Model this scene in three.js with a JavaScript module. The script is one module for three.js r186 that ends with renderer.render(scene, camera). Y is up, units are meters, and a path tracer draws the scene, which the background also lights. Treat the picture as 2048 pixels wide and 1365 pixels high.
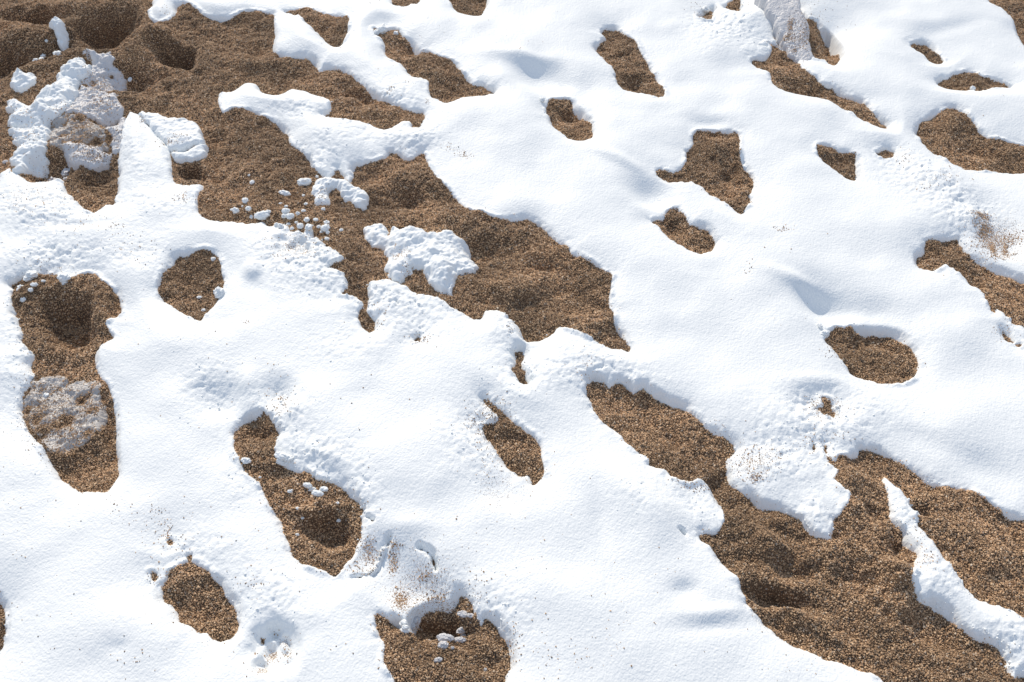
import * as THREE from 'three';
import { mergeVertices } from 'three/addons/utils/BufferGeometryUtils.js';

// ---------------------------------------------------------------- camera, sky, sun, exposure
const scene = new THREE.Scene();
const CAM_H = 1.5, PITCH = 48 * Math.PI / 180, VFOV = 37.8;
const camera = new THREE.PerspectiveCamera(VFOV, 2048 / 1365, 0.05, 400);
camera.position.set(0, CAM_H, 0);
camera.lookAt(0, CAM_H - Math.sin(PITCH), -Math.cos(PITCH));
camera.updateMatrixWorld();

const SUN_EL = 32 * Math.PI / 180, SUN_AZ = -17 * Math.PI / 180;          // azimuth 0 is straight ahead, negative to the left
const sunDir = new THREE.Vector3(Math.sin(SUN_AZ) * Math.cos(SUN_EL), Math.sin(SUN_EL), -Math.cos(SUN_AZ) * Math.cos(SUN_EL));
function skyTexture() {                                                    // clear winter sky: blue overhead, paler to the horizon
  const w = 256, h = 128, data = new Float32Array(w * h * 4);
  for (let j = 0; j < h; j++) for (let i = 0; i < w; i++) {
    const el = Math.max(0, Math.sin(((j + 0.5) / h - 0.5) * Math.PI)), k = Math.pow(1 - el, 3);
    const o = (j * w + i) * 4;
    data[o] = 0.36 + 0.36 * k; data[o + 1] = 0.45 + 0.33 * k; data[o + 2] = 0.62 + 0.24 * k; data[o + 3] = 1;
  }
  const t = new THREE.DataTexture(data, w, h, THREE.RGBAFormat, THREE.FloatType);
  t.mapping = THREE.EquirectangularReflectionMapping; t.magFilter = t.minFilter = THREE.LinearFilter; t.needsUpdate = true;
  return t;
}
scene.background = scene.environment = skyTexture();
const sun = new THREE.DirectionalLight(0xfff3e2, 3.85);
sun.position.copy(sunDir).multiplyScalar(12).add(new THREE.Vector3(0, 0, -1.5));
sun.target.position.set(0, 0, -1.5);
sun.castShadow = true; sun.shadow.mapSize.set(4096, 4096);
Object.assign(sun.shadow.camera, { left: -3, right: 3, top: 3, bottom: -3, near: 1, far: 30 });
scene.add(sun, sun.target);
const renderer = new THREE.WebGLRenderer({ antialias: true });
renderer.toneMapping = THREE.LinearToneMapping;
renderer.toneMappingExposure = 0.955;
renderer.shadowMap.enabled = true;

// ---------------------------------------------------------------- helpers: random, noise, photo pixel -> point on the ground
let seed = 20240117;
const rnd = () => { seed = (seed + 0x6d2b79f5) | 0; let t = Math.imul(seed ^ (seed >>> 15), 1 | seed); t = (t + Math.imul(t ^ (t >>> 7), 61 | t)) ^ t; return ((t ^ (t >>> 14)) >>> 0) / 4294967296; };
const hash = (i, j, s = 0) => { let h = Math.imul(i, 374761393) + Math.imul(j, 668265263) + Math.imul(s, 974711) | 0; h = Math.imul(h ^ (h >>> 13), 1274126177); h ^= h >>> 16; return (h >>> 0) / 4294967296; };
const sm = (a, b, x) => { const t = Math.min(1, Math.max(0, (x - a) / (b - a))); return t * t * (3 - 2 * t); };
function noise(x, y, s = 0) {                                              // value noise, -1 .. 1
  const i = Math.floor(x), j = Math.floor(y), fx = x - i, fy = y - j, u = fx * fx * fx * (fx * (fx * 6 - 15) + 10), v = fy * fy * fy * (fy * (fy * 6 - 15) + 10);
  const a = hash(i, j, s), b = hash(i + 1, j, s), c = hash(i, j + 1, s), d = hash(i + 1, j + 1, s);
  return 2 * (a + (b - a) * u + (c - a) * v + (a - b - c + d) * u * v) - 1;
}
function fbm(x, y, n, s = 0) { let a = 0.5, f = 0; for (let k = 0; k < n; k++) { f += a * noise(x, y, s + k); const t = x * 1.62 - y * 1.18 + 3.1; y = x * 1.18 + y * 1.62 + 1.7; x = t; a *= 0.5; } return f; }
function lump(x, y, s = 0) {                                               // rounded clods, 0 .. 1
  const i0 = Math.floor(x), j0 = Math.floor(y); let m = 9;
  for (let j = j0 - 1; j <= j0 + 1; j++) for (let i = i0 - 1; i <= i0 + 1; i++) {
    const dx = i + hash(i, j, s) - x, dy = j + hash(i, j, s + 7) - y, d = (dx * dx + dy * dy) / (0.45 + 0.9 * hash(i, j, s + 3)); if (d < m) m = d;
  }
  return Math.sqrt(Math.max(0, 1 - m));
}
const TH = Math.tan(VFOV * Math.PI / 360), ASP = 2048 / 1365, SP = Math.sin(PITCH), CP = Math.cos(PITCH);
function ground(px, py, y = 0.004) {                                       // where the ray of photo pixel (px, py) meets height y
  const u = (px / 1024 - 1) * TH * ASP, v = (1 - py / 682.5) * TH;
  const dy = -SP + v * CP, dz = -CP - v * SP, k = (y - CAM_H) / dy;
  return [u * k, dz * k];
}
const LIN = (r, g, b) => new THREE.Color().setRGB(r, g, b);

// ---------------------------------------------------------------- outlines read from the photograph (tile, points in that tile's enlarged pixels)
const TILE = { a: [0, 0], b: [674, 0], c: [1348, 0], d: [0, 450], e: [674, 450], f: [1348, 450], g: [0, 899], h: [674, 899], i: [1348, 899] };
const F9 = 2048 / 700;
const ZOOM = { z1: [460, 330, 2048 / 300], z2: [0, 0, 2048 / 300], z4: [0, 100, 1462 / 300], z7: [720, 1060, 1432 / 320], px: [0, 0, 1] };
function pix(tile, flat) {
  const [ox, oy, f] = ZOOM[tile] || [...TILE[tile], F9], out = [];
  for (let k = 0; k < flat.length; k += 2) out.push([ox + flat[k] / f, oy + flat[k + 1] / f]);
  return out;
}
const outline = (...parts) => { const o = []; for (let k = 0; k < parts.length; k += 2) o.push(...pix(parts[k], parts[k + 1])); return o; };
function smoothLoop(p, n = 4) {                                            // closed Catmull-Rom through the points
  const out = [], N = p.length;
  for (let k = 0; k < N; k++) {
    const a = p[(k + N - 1) % N], b = p[k], c = p[(k + 1) % N], d = p[(k + 2) % N];
    for (let q = 0; q < n; q++) {
      const t = q / n, t2 = t * t, t3 = t2 * t;
      out.push([0, 1].map((m) => 0.5 * (2 * b[m] + (c[m] - a[m]) * t + (2 * a[m] - 5 * b[m] + 4 * c[m] - d[m]) * t2 + (3 * b[m] - a[m] - 3 * c[m] + d[m]) * t3)));
    }
  }
  return out;
}
const BARE = [                                                             // bare sand
  outline('px', [-160, 500, -160, -120, 300, -120], 'a', [893, 0, 865, 90, 905, 145, 990, 140, 1030, 85, 1035, 40, 1100, 30, 1160, 75, 1210, 105, 1290, 120, 1370, 110, 1450, 70, 1560, 75, 1600, 85, 1600, 140, 1605, 215, 1590, 270, 1610, 310, 1680, 335, 1790, 340, 1840, 370, 1870, 420, 1910, 405],
    'b', [0, 405, 60, 430, 150, 500, 230, 570, 330, 620, 440, 660, 495, 660, 515, 690, 490, 745, 450, 755, 430, 720, 370, 715, 280, 750, 140, 710, 0, 695],
    'a', [1900, 675, 1935, 640, 1920, 590, 1840, 550, 1770, 530, 1700, 520, 1640, 555, 1590, 555, 1530, 530, 1500, 490, 1450, 475, 1400, 500, 1350, 535, 1280, 555, 1285, 640, 1310, 670, 1370, 655, 1450, 650, 1530, 680, 1590, 700, 1650, 750, 1685, 790, 1690, 830, 1740, 870, 1810, 930, 1830, 980, 1880, 1020, 1930, 1030],
    'b', [0, 985, 62, 1055, 90, 1030, 100, 970, 160, 950, 230, 940, 290, 910, 310, 880, 350, 890, 390, 920, 440, 925, 500, 890, 520, 930, 540, 985, 590, 1060, 630, 1100, 690, 1165, 760, 1235, 850, 1265, 920, 1290, 1050, 1300, 1110, 1290, 1180, 1320],
    'e', [1230, 50, 1290, 105, 1340, 130, 1370, 175, 1430, 200, 1500, 235, 1560, 275, 1600, 295, 1605, 330, 1590, 440, 1595, 490, 1615, 520, 1620, 580, 1660, 640, 1700, 690, 1715, 735, 1640, 735, 1590, 725, 1540, 705, 1460, 665, 1380, 625, 1300, 600, 1250, 635, 1200, 660, 1120, 665, 1090, 640, 1060, 590, 1010, 550, 975, 515, 930, 495, 870, 505, 845, 545, 790, 540, 720, 500, 680, 490, 630, 455, 590, 430, 540, 410, 470, 405, 410, 370, 350, 345, 290, 330, 230, 335, 190, 350, 185, 400, 190, 470, 175, 520, 215, 560, 220, 600, 190, 630, 150, 600, 120, 560, 130, 520, 150, 480, 130, 450, 100, 435, 30, 415, 60, 370, 50, 310, 0, 280],
    'd', [1930, 250, 2010, 225, 1985, 195, 1930, 150],
    'z1', [1440, 1190, 1340, 1150, 1270, 1090, 1210, 1020, 1130, 1000, 1140, 900, 1060, 900, 1000, 960, 940, 920, 880, 940, 820, 920, 800, 850, 700, 800, 600, 830, 530, 830, 470, 790, 370, 780, 200, 790, 0, 775],
    'a', [1290, 1300, 1200, 1285, 1160, 1230, 1155, 1160, 1190, 1110, 1180, 1085, 1080, 1085, 1020, 1060, 1005, 1000, 1000, 930, 990, 870, 930, 800, 865, 735, 830, 690, 800, 655, 765, 640, 735, 655, 722, 720, 700, 850, 690, 900, 685, 960, 675, 1080, 665, 1195, 620, 1205, 570, 1240, 545, 1250, 490, 1220, 430, 1160, 380, 1105, 370, 1060, 330, 1045, 210, 1065, 150, 1045, 100, 1020, 60, 1000, 0, 1010]),
  outline('a', [1670, 65, 1720, 60, 1800, 55, 1860, 75, 1930, 95, 2000, 100, 2040, 120, 2035, 180, 2020, 240, 1980, 280, 1930, 265, 1890, 225, 1850, 185, 1800, 140, 1750, 95]),
  outline('b', [215, 180, 260, 195, 310, 175, 350, 180, 385, 220, 430, 250, 460, 290, 530, 300, 590, 330, 660, 355, 700, 390, 730, 430, 770, 470, 790, 495, 850, 500, 880, 520, 915, 540, 890, 560, 800, 565, 720, 575, 660, 600, 630, 610, 590, 590, 560, 570, 540, 540, 535, 480, 490, 465, 440, 445, 410, 415, 380, 380, 310, 350, 280, 300, 280, 260, 230, 220]),
  outline('b', [320, -90, 480, -90, 475, 15, 430, 30, 390, 50, 355, 35, 325, 10]),
  outline('b', [650, -100, 870, -100, 868, 20, 855, 70, 820, 98, 770, 90, 710, 70, 675, 40]),
  outline('b', [1550, 185, 1570, 160, 1620, 155, 1660, 175, 1680, 200, 1740, 240, 1770, 300, 1820, 370, 1850, 430, 1900, 510, 1918, 550, 1900, 575, 1850, 570, 1780, 545, 1710, 530, 1640, 485, 1630, 430, 1590, 370, 1530, 310, 1520, 280, 1550, 240, 1580, 210]),
  outline('b', [1225, 650, 1240, 580, 1300, 568, 1370, 580, 1385, 620, 1420, 650, 1460, 680, 1490, 720, 1497, 790, 1470, 810, 1400, 815, 1350, 800, 1300, 760, 1260, 715, 1255, 690]),
  outline('c', [120, 780, 200, 765, 300, 770, 370, 780, 382, 830, 380, 900, 400, 960, 440, 1000, 465, 1045, 460, 1100, 440, 1140, 450, 1180, 420, 1220, 395, 1255, 350, 1235, 280, 1185, 220, 1135, 160, 1085, 100, 1065, 20, 1060, -40, 1052, -100, 1022, -100, 1000, -70, 998, 0, 1015, 60, 970, 80, 920, 80, 880, 115, 840]),
  outline('c', [-130, 1285, -60, 1270, -40, 1235, 0, 1215, 40, 1240, 70, 1280, 90, 1320, 150, 1330, 200, 1350, 235, 1400, 240, 1420, 220, 1460, 170, 1475, 120, 1467, 50, 1432, 0, 1400, -60, 1340, -100, 1305]),
  outline('c', [455, 370, 480, 350, 530, 350, 560, 320, 570, 280, 540, 262, 590, 265, 630, 290, 700, 330, 720, 360, 750, 420, 830, 470, 860, 495, 930, 520, 1000, 560, 1080, 590, 1120, 610, 1150, 650, 1200, 690, 1250, 725, 1240, 745, 1190, 735, 1100, 700, 1020, 660, 960, 620, 900, 590, 830, 570, 740, 550, 650, 530, 590, 510, 570, 480, 565, 450, 540, 430, 490, 400]),
  outline('c', [700, 45, 760, 105, 830, 120, 860, 150, 915, 185, 952, 245, 980, 290, 970, 345, 925, 384, 880, 360, 820, 352, 700, 330, 600, 240, 620, 120]),
  outline('c', [1385, 265, 1410, 248, 1460, 243, 1510, 265, 1550, 310, 1580, 350, 1560, 365, 1510, 350, 1460, 310, 1420, 290]),
  outline('c', [1550, 480, 1570, 460, 1610, 455, 1640, 430, 1700, 415, 1760, 420, 1800, 445, 1870, 455, 1940, 475, 1970, 500, 1900, 505, 1830, 515, 1770, 530, 1700, 525, 1620, 515, 1570, 500]),
  outline('c', [1435, 750, 1450, 715, 1500, 695, 1560, 660, 1620, 640, 1680, 665, 1730, 710, 1760, 740, 1790, 775, 1840, 805, 1900, 820, 2048, 850, 2350, 900, 2400, 980, 2250, 1040, 2048, 1013, 1900, 1000, 1780, 995, 1700, 985, 1620, 960, 1550, 915, 1490, 860, 1440, 810, 1428, 780]),
  outline('c', [1820, -100, 1850, 0, 1900, 30, 1960, 75, 2005, 125, 2020, 180, 2048, 240, 2150, 350, 2300, 400, 2400, 200, 2300, -100]),
  outline('c', [835, 860, 870, 848, 920, 855, 970, 880, 1030, 890, 1065, 905, 1070, 960, 1078, 1000, 1060, 1033, 1020, 1025, 970, 995, 910, 955, 850, 910]),
  outline('c', [1185, 890, 1205, 885, 1230, 868, 1270, 870, 1297, 890, 1280, 912, 1240, 927, 1205, 912]),
  outline('c', [140, 112, 160, 80, 230, 40, 225, 90, 210, 130]),
  outline('c', [300, 42, 330, 15, 380, 0, 388, 60, 370, 77, 340, 62]),
  outline('f', [1475, 105, 1500, 90, 1600, 90, 1665, 85, 1680, 125, 1740, 180, 1800, 220, 1870, 255, 1950, 285, 2048, 320, 2250, 420, 2350, 620, 2200, 680, 2048, 600, 1970, 585, 1975, 560, 1930, 520, 1890, 495, 1870, 520, 1840, 470, 1820, 440, 1815, 400, 1740, 340, 1680, 290, 1620, 245, 1580, 230, 1540, 265, 1490, 265, 1450, 245, 1430, 200, 1435, 175, 1470, 160]),
  outline('f', [1925, 618, 1950, 630, 1990, 682, 1950, 672]), outline('f', [1998, 700, 2035, 700, 2020, 716]),
  outline('f', [890, 670, 910, 640, 940, 590, 1000, 590, 1040, 580, 1090, 600, 1160, 610, 1250, 620, 1310, 645, 1360, 690, 1400, 730, 1425, 780, 1425, 850, 1400, 895, 1350, 925, 1290, 928, 1200, 915, 1130, 885, 1060, 850, 1010, 805, 960, 745]),
  outline('f', [820, 1055, 870, 1075, 860, 1020, 910, 1030, 930, 1070, 955, 1100, 940, 1135, 890, 1125, 860, 1095]),
  outline('f', [800, 1320, 815, 1290, 830, 1315, 812, 1345]),
  outline('e', [1040, 730, 1080, 715, 1095, 760, 1080, 800, 1090, 850, 1110, 890, 1120, 925, 1090, 925, 1040, 880, 1020, 840, 1050, 790]),
  outline('e', [860, 1010, 900, 1035, 960, 1080, 1000, 1120, 1050, 1170, 1110, 1210, 1160, 1250, 1190, 1300, 1195, 1360, 1210, 1413, 1200, 1478, 1145, 1508, 1130, 1463, 1070, 1448, 1010, 1413, 980, 1383, 945, 1340, 900, 1260, 840, 1190, 870, 1155, 930, 1150, 940, 1110, 900, 1080, 870, 1040]),
  outline('e', [450, 660, 475, 645, 485, 668, 455, 685]),
  outline('e', [1465, 940, 1500, 905, 1560, 915, 1600, 945, 1640, 920, 1690, 930, 1740, 970, 1790, 950, 1830, 970, 1870, 1000, 1940, 1035, 2010, 1060],
    'f', [76, 1078, 150, 1150, 220, 1210, 300, 1240, 365, 1300, 330, 1340],
    'i', [310, 50, 320, 120, 330, 180, 380, 230, 450, 270, 500, 320, 560, 335, 620, 350, 700, 380, 760, 430, 810, 490, 870, 520, 920, 530, 935, 430, 980, 380, 1015, 320, 1010, 290, 980, 260, 930, 200, 950, 150, 900, 100, 880, 40, 872, -10, 890, -5, 895, 50, 930, 95, 960, 60, 1030, 50, 1085, 30, 1095, -5, 1150, -10, 1210, 5, 1250, 30, 1290, 50, 1380, 100, 1440, 140, 1500, 185, 1570, 210, 1640, 225, 1720, 245, 1800, 290, 1860, 320, 1930, 370, 1990, 400, 2048, 410, 2300, 470, 2400, 800, 2250, 1060, 2048, 980, 1950, 935, 1850, 900, 1780, 875, 1720, 820, 1670, 760, 1610, 690, 1580, 630, 1550, 580, 1520, 545, 1470, 490, 1430, 460, 1420, 400, 1460, 375, 1400, 320, 1360, 270, 1320, 220, 1250, 160, 1230, 170, 1250, 260, 1260, 340, 1270, 410, 1330, 470, 1360, 550, 1420, 620, 1400, 680, 1380, 750, 1370, 770, 1400, 830, 1440, 890, 1540, 920, 1600, 960, 1640, 1000, 1700, 1050, 1760, 1090, 1830, 1120, 1890, 1150, 1930, 1190, 1960, 1230, 1960, 1280, 2000, 1340, 2048, 1320, 2250, 1400, 2250, 1650, 1500, 1700, 1215, 1363, 1100, 1300, 1000, 1260, 850, 1210, 720, 1155, 620, 1090, 530, 1020, 480, 970, 430, 920, 410, 860, 390, 820, 360, 760, 310, 710, 270, 650, 210, 580, 140, 520, 180, 490, 240, 500, 270, 480, 290, 420, 280, 330, 260, 270, 220, 210, 150, 180, 90, 195, 40, 185, -22, 165, -42, 120, -140, 95, -150, 60, -222, 10],
    'e', [1690, 1270, 1640, 1190, 1560, 1150, 1510, 1090, 1490, 1030, 1460, 980]),
  outline('d', [60, 350, 90, 330, 160, 300, 220, 290, 330, 300, 345, 330, 370, 375, 410, 365, 430, 330, 480, 310, 520, 305, 570, 315, 600, 350, 650, 380, 690, 420, 700, 470, 705, 500, 690, 530, 650, 550, 620, 590, 650, 640, 660, 660, 640, 680, 590, 700, 555, 735, 545, 790, 560, 840, 590, 900, 620, 930, 650, 1000, 655, 1050, 660, 1120, 665, 1200, 660, 1300],
    'g', [672, 60, 680, 110, 670, 160, 640, 200, 610, 235, 560, 225, 500, 235, 430, 210, 380, 180, 345, 160, 320, 110, 290, 60, 265, 20],
    'd', [260, 1310, 200, 1250, 160, 1190, 135, 1140, 120, 1080, 130, 1010, 170, 940, 200, 880, 170, 820, 200, 780, 180, 750, 130, 690, 125, 640, 110, 590, 85, 520, 75, 450, 80, 390]),
  outline('d', [930, 350, 960, 280, 1000, 230, 1030, 185, 1080, 175, 1150, 155, 1200, 148, 1245, 165, 1280, 200, 1290, 260, 1305, 330, 1300, 380, 1285, 420, 1240, 460, 1200, 520, 1175, 560, 1140, 550, 1100, 525, 1040, 490, 980, 450, 945, 420, 920, 380]),
  outline('d', [1370, 1200, 1400, 1170, 1440, 1130, 1500, 1110, 1540, 1095, 1590, 1130, 1610, 1180, 1635, 1220, 1610, 1270, 1605, 1340], 'g', [1630, 60, 1620, 95, 1680, 110, 1740, 140, 1800, 140, 1850, 175, 1930, 200, 1972, 215, 2032, 255, 2082, 300, 2125, 352, 2112, 375, 2117, 430, 2112, 500, 2082, 560, 2062, 620, 2012, 690, 1982, 745, 1960, 755, 1890, 720, 1800, 690, 1730, 640, 1700, 600, 1695, 550, 1660, 490, 1640, 410, 1580, 330, 1540, 250, 1510, 190, 1450, 150, 1410, 90, 1380, 30], 'd', [1370, 1310, 1370, 1240]),
  outline('g', [945, 850, 945, 790, 975, 760, 985, 720, 1040, 690, 1090, 665, 1120, 660, 1170, 685, 1220, 720, 1260, 760, 1300, 810, 1330, 870, 1370, 920, 1385, 970, 1390, 1030, 1365, 1080, 1330, 1110, 1270, 1118, 1235, 1110, 1220, 1090, 1160, 1070, 1130, 1040, 1090, 1020, 1050, 1010, 1030, 950, 1000, 910, 960, 880]),
  outline('h', [220, 985, 250, 965, 300, 990, 350, 1020, 370, 1060, 405, 1068, 440, 1040, 455, 985, 485, 930, 525, 898, 575, 892, 620, 905, 655, 908, 688, 895, 705, 860, 722, 838, 745, 845, 780, 885, 800, 930, 825, 990, 850, 1020, 860, 990, 890, 990, 940, 1035, 950, 1070, 980, 1100, 1000, 1150, 1010, 1220, 1010, 1280, 985, 1320, 975, 1363, 930, 1480, 650, 1540, 400, 1480, 340, 1363, 300, 1300, 280, 1250, 275, 1190, 280, 1150, 250, 1100, 230, 1040]),
  outline('g', [-80, 860, 5, 920, 18, 1020, 10, 1110, 0, 1160, -80, 1220, -160, 1050]),
  outline('g', [880, 720, 910, 725, 915, 760, 890, 770]), outline('g', [1092, 625, 1120, 620, 1115, 650, 1095, 650]), outline('g', [978, 538, 1005, 530, 1005, 555, 985, 556]),
  outline('g', [1515, 1098, 1540, 1095, 1540, 1125, 1525, 1140]), outline('g', [1480, 1190, 1498, 1188, 1492, 1205]), outline('g', [1592, 1052, 1612, 1055, 1605, 1072]),
];
const CRACKS = [                                                           // [half width in mm, points]: slits right through the snow
  [2.6, outline('d', [140, 1140, 165, 1190, 210, 1245, 265, 1300, 280, 1345])],
  [2.2, outline('h', [300, 505, 290, 540, 265, 565])], [1.3, outline('h', [265, 565, 245, 610, 225, 670, 200, 700, 150, 720, 80, 745])],
  [2.4, outline('h', [525, 580, 550, 600, 565, 640])], [1.1, outline('h', [480, 555, 525, 580])], [1.1, outline('h', [565, 640, 575, 680])],
  [1.8, outline('h', [180, 385, 208, 412])], [1.6, outline('h', [2015, 478, 2035, 495])], [1.4, outline('c', [505, 262, 545, 262])],
];

// ---------------------------------------------------------------- rasters of the ground, 2.5 mm a cell: distance to the snow edge, sand relief, snow relief, crumbliness
const RX0 = -1.9, RZ0 = -3.1, RS = 0.0025, RW = 1520, RH = 1080, FARD = 0.09;
const inSand = new Uint8Array(RW * RH), edgeD = new Float32Array(RW * RH).fill(FARD), sandR = new Float32Array(RW * RH), snowR = new Float32Array(RW * RH), crumbR = new Float32Array(RW * RH), clodR = new Float32Array(RW * RH);
const segDist = (x, z, a, b) => { const ux = b[0] - a[0], uz = b[1] - a[1], t = Math.min(1, Math.max(0, ((x - a[0]) * ux + (z - a[1]) * uz) / (ux * ux + uz * uz || 1))); return Math.hypot(x - a[0] - t * ux, z - a[1] - t * uz); };
function splatLoop(w, D, S) {
  const N = w.length;
  for (let k = 0; k < N; k++) {
    const a = w[k], b = w[(k + 1) % N];
    const i0 = Math.max(0, Math.floor((Math.min(a[0], b[0]) - FARD - RX0) / RS)), i1 = Math.min(RW - 1, Math.ceil((Math.max(a[0], b[0]) + FARD - RX0) / RS));
    const j0 = Math.max(0, Math.floor((Math.min(a[1], b[1]) - FARD - RZ0) / RS)), j1 = Math.min(RH - 1, Math.ceil((Math.max(a[1], b[1]) + FARD - RZ0) / RS));
    for (let j = j0; j <= j1; j++) for (let i = i0; i <= i1; i++) { const d = segDist(RX0 + i * RS, RZ0 + j * RS, a, b), o = j * RW + i; if (d < D[o]) D[o] = d; }
  }
  for (let j = 0; j < RH; j++) {                                           // inside: crossings along the row
    const z = RZ0 + j * RS, xs = [];
    for (let k = 0; k < N; k++) { const a = w[k], b = w[(k + 1) % N]; if ((a[1] > z) !== (b[1] > z)) xs.push(a[0] + (z - a[1]) / (b[1] - a[1]) * (b[0] - a[0])); }
    xs.sort((p, q) => p - q);
    for (let k = 0; k + 1 < xs.length; k += 2) for (let i = Math.max(0, Math.ceil((xs[k] - RX0) / RS)), e = Math.min(RW - 1, Math.floor((xs[k + 1] - RX0) / RS)); i <= e; i++) S[j * RW + i] = 1;
  }
}
for (const p of BARE) splatLoop(smoothLoop(p, 3).map(([x, y]) => ground(x, y)), edgeD, inSand);
for (let o = 0; o < edgeD.length; o++) if (inSand[o]) edgeD[o] = -edgeD[o];
const meltD = edgeD.slice();                                             // the same without the cracks
for (const [w, p] of CRACKS) { const g = p.map(([x, y]) => ground(x, y, 0.015));
  for (let k = 0; k + 1 < g.length; k++) { const [a, b] = [g[k], g[k + 1]];
    for (let j = Math.floor((Math.min(a[1], b[1]) - 0.04 - RZ0) / RS), j1 = (Math.max(a[1], b[1]) + 0.04 - RZ0) / RS; j < j1; j++) for (let i = Math.floor((Math.min(a[0], b[0]) - 0.04 - RX0) / RS), i1 = (Math.max(a[0], b[0]) + 0.04 - RX0) / RS; i < i1; i++) {
      if (i < 0 || j < 0 || i >= RW || j >= RH) continue;
      const x = RX0 + i * RS, z = RZ0 + j * RS, d = segDist(x, z, a, b) + 0.0012 * noise(x * 260, z * 260, 5) - w * 0.001; if (d < 0.006) edgeD[j * RW + i] = Math.min(edgeD[j * RW + i], d < 0 ? d : d * (1 + 14 * (d / 0.006) ** 2)); } } }

function blob(R, px, py, rx, ry, h, turn = 0, p = 1) {                     // soft bump (or dent) on the ground; px, py, rx, ry in photo pixels; turn in degrees in the photo
  const [cx, cz] = ground(px, py), c = Math.cos(turn * Math.PI / 180), s = Math.sin(turn * Math.PI / 180);
  const [ax, az] = ground(px + rx * c, py + rx * s), [bx, bz] = ground(px - ry * s, py + ry * c);
  const m00 = ax - cx, m10 = az - cz, m01 = bx - cx, m11 = bz - cz, det = m00 * m11 - m01 * m10;
  const ex = (Math.abs(m00) + Math.abs(m01)) * 2.6, ez = (Math.abs(m10) + Math.abs(m11)) * 2.6;
  for (let j = Math.max(0, Math.floor((cz - ez - RZ0) / RS)), j1 = Math.min(RH - 1, (cz + ez - RZ0) / RS); j <= j1; j++) for (let i = Math.max(0, Math.floor((cx - ex - RX0) / RS)), i1 = Math.min(RW - 1, (cx + ex - RX0) / RS); i <= i1; i++) {
    const x = RX0 + i * RS - cx, z = RZ0 + j * RS - cz, u = (m11 * x - m01 * z) / det, v = (m00 * z - m10 * x) / det;
    R[j * RW + i] += h * Math.exp(-Math.pow(u * u + v * v, p));
  }
}
const rr = (R, list) => { for (const a of list) blob(R, ...a); };
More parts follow.
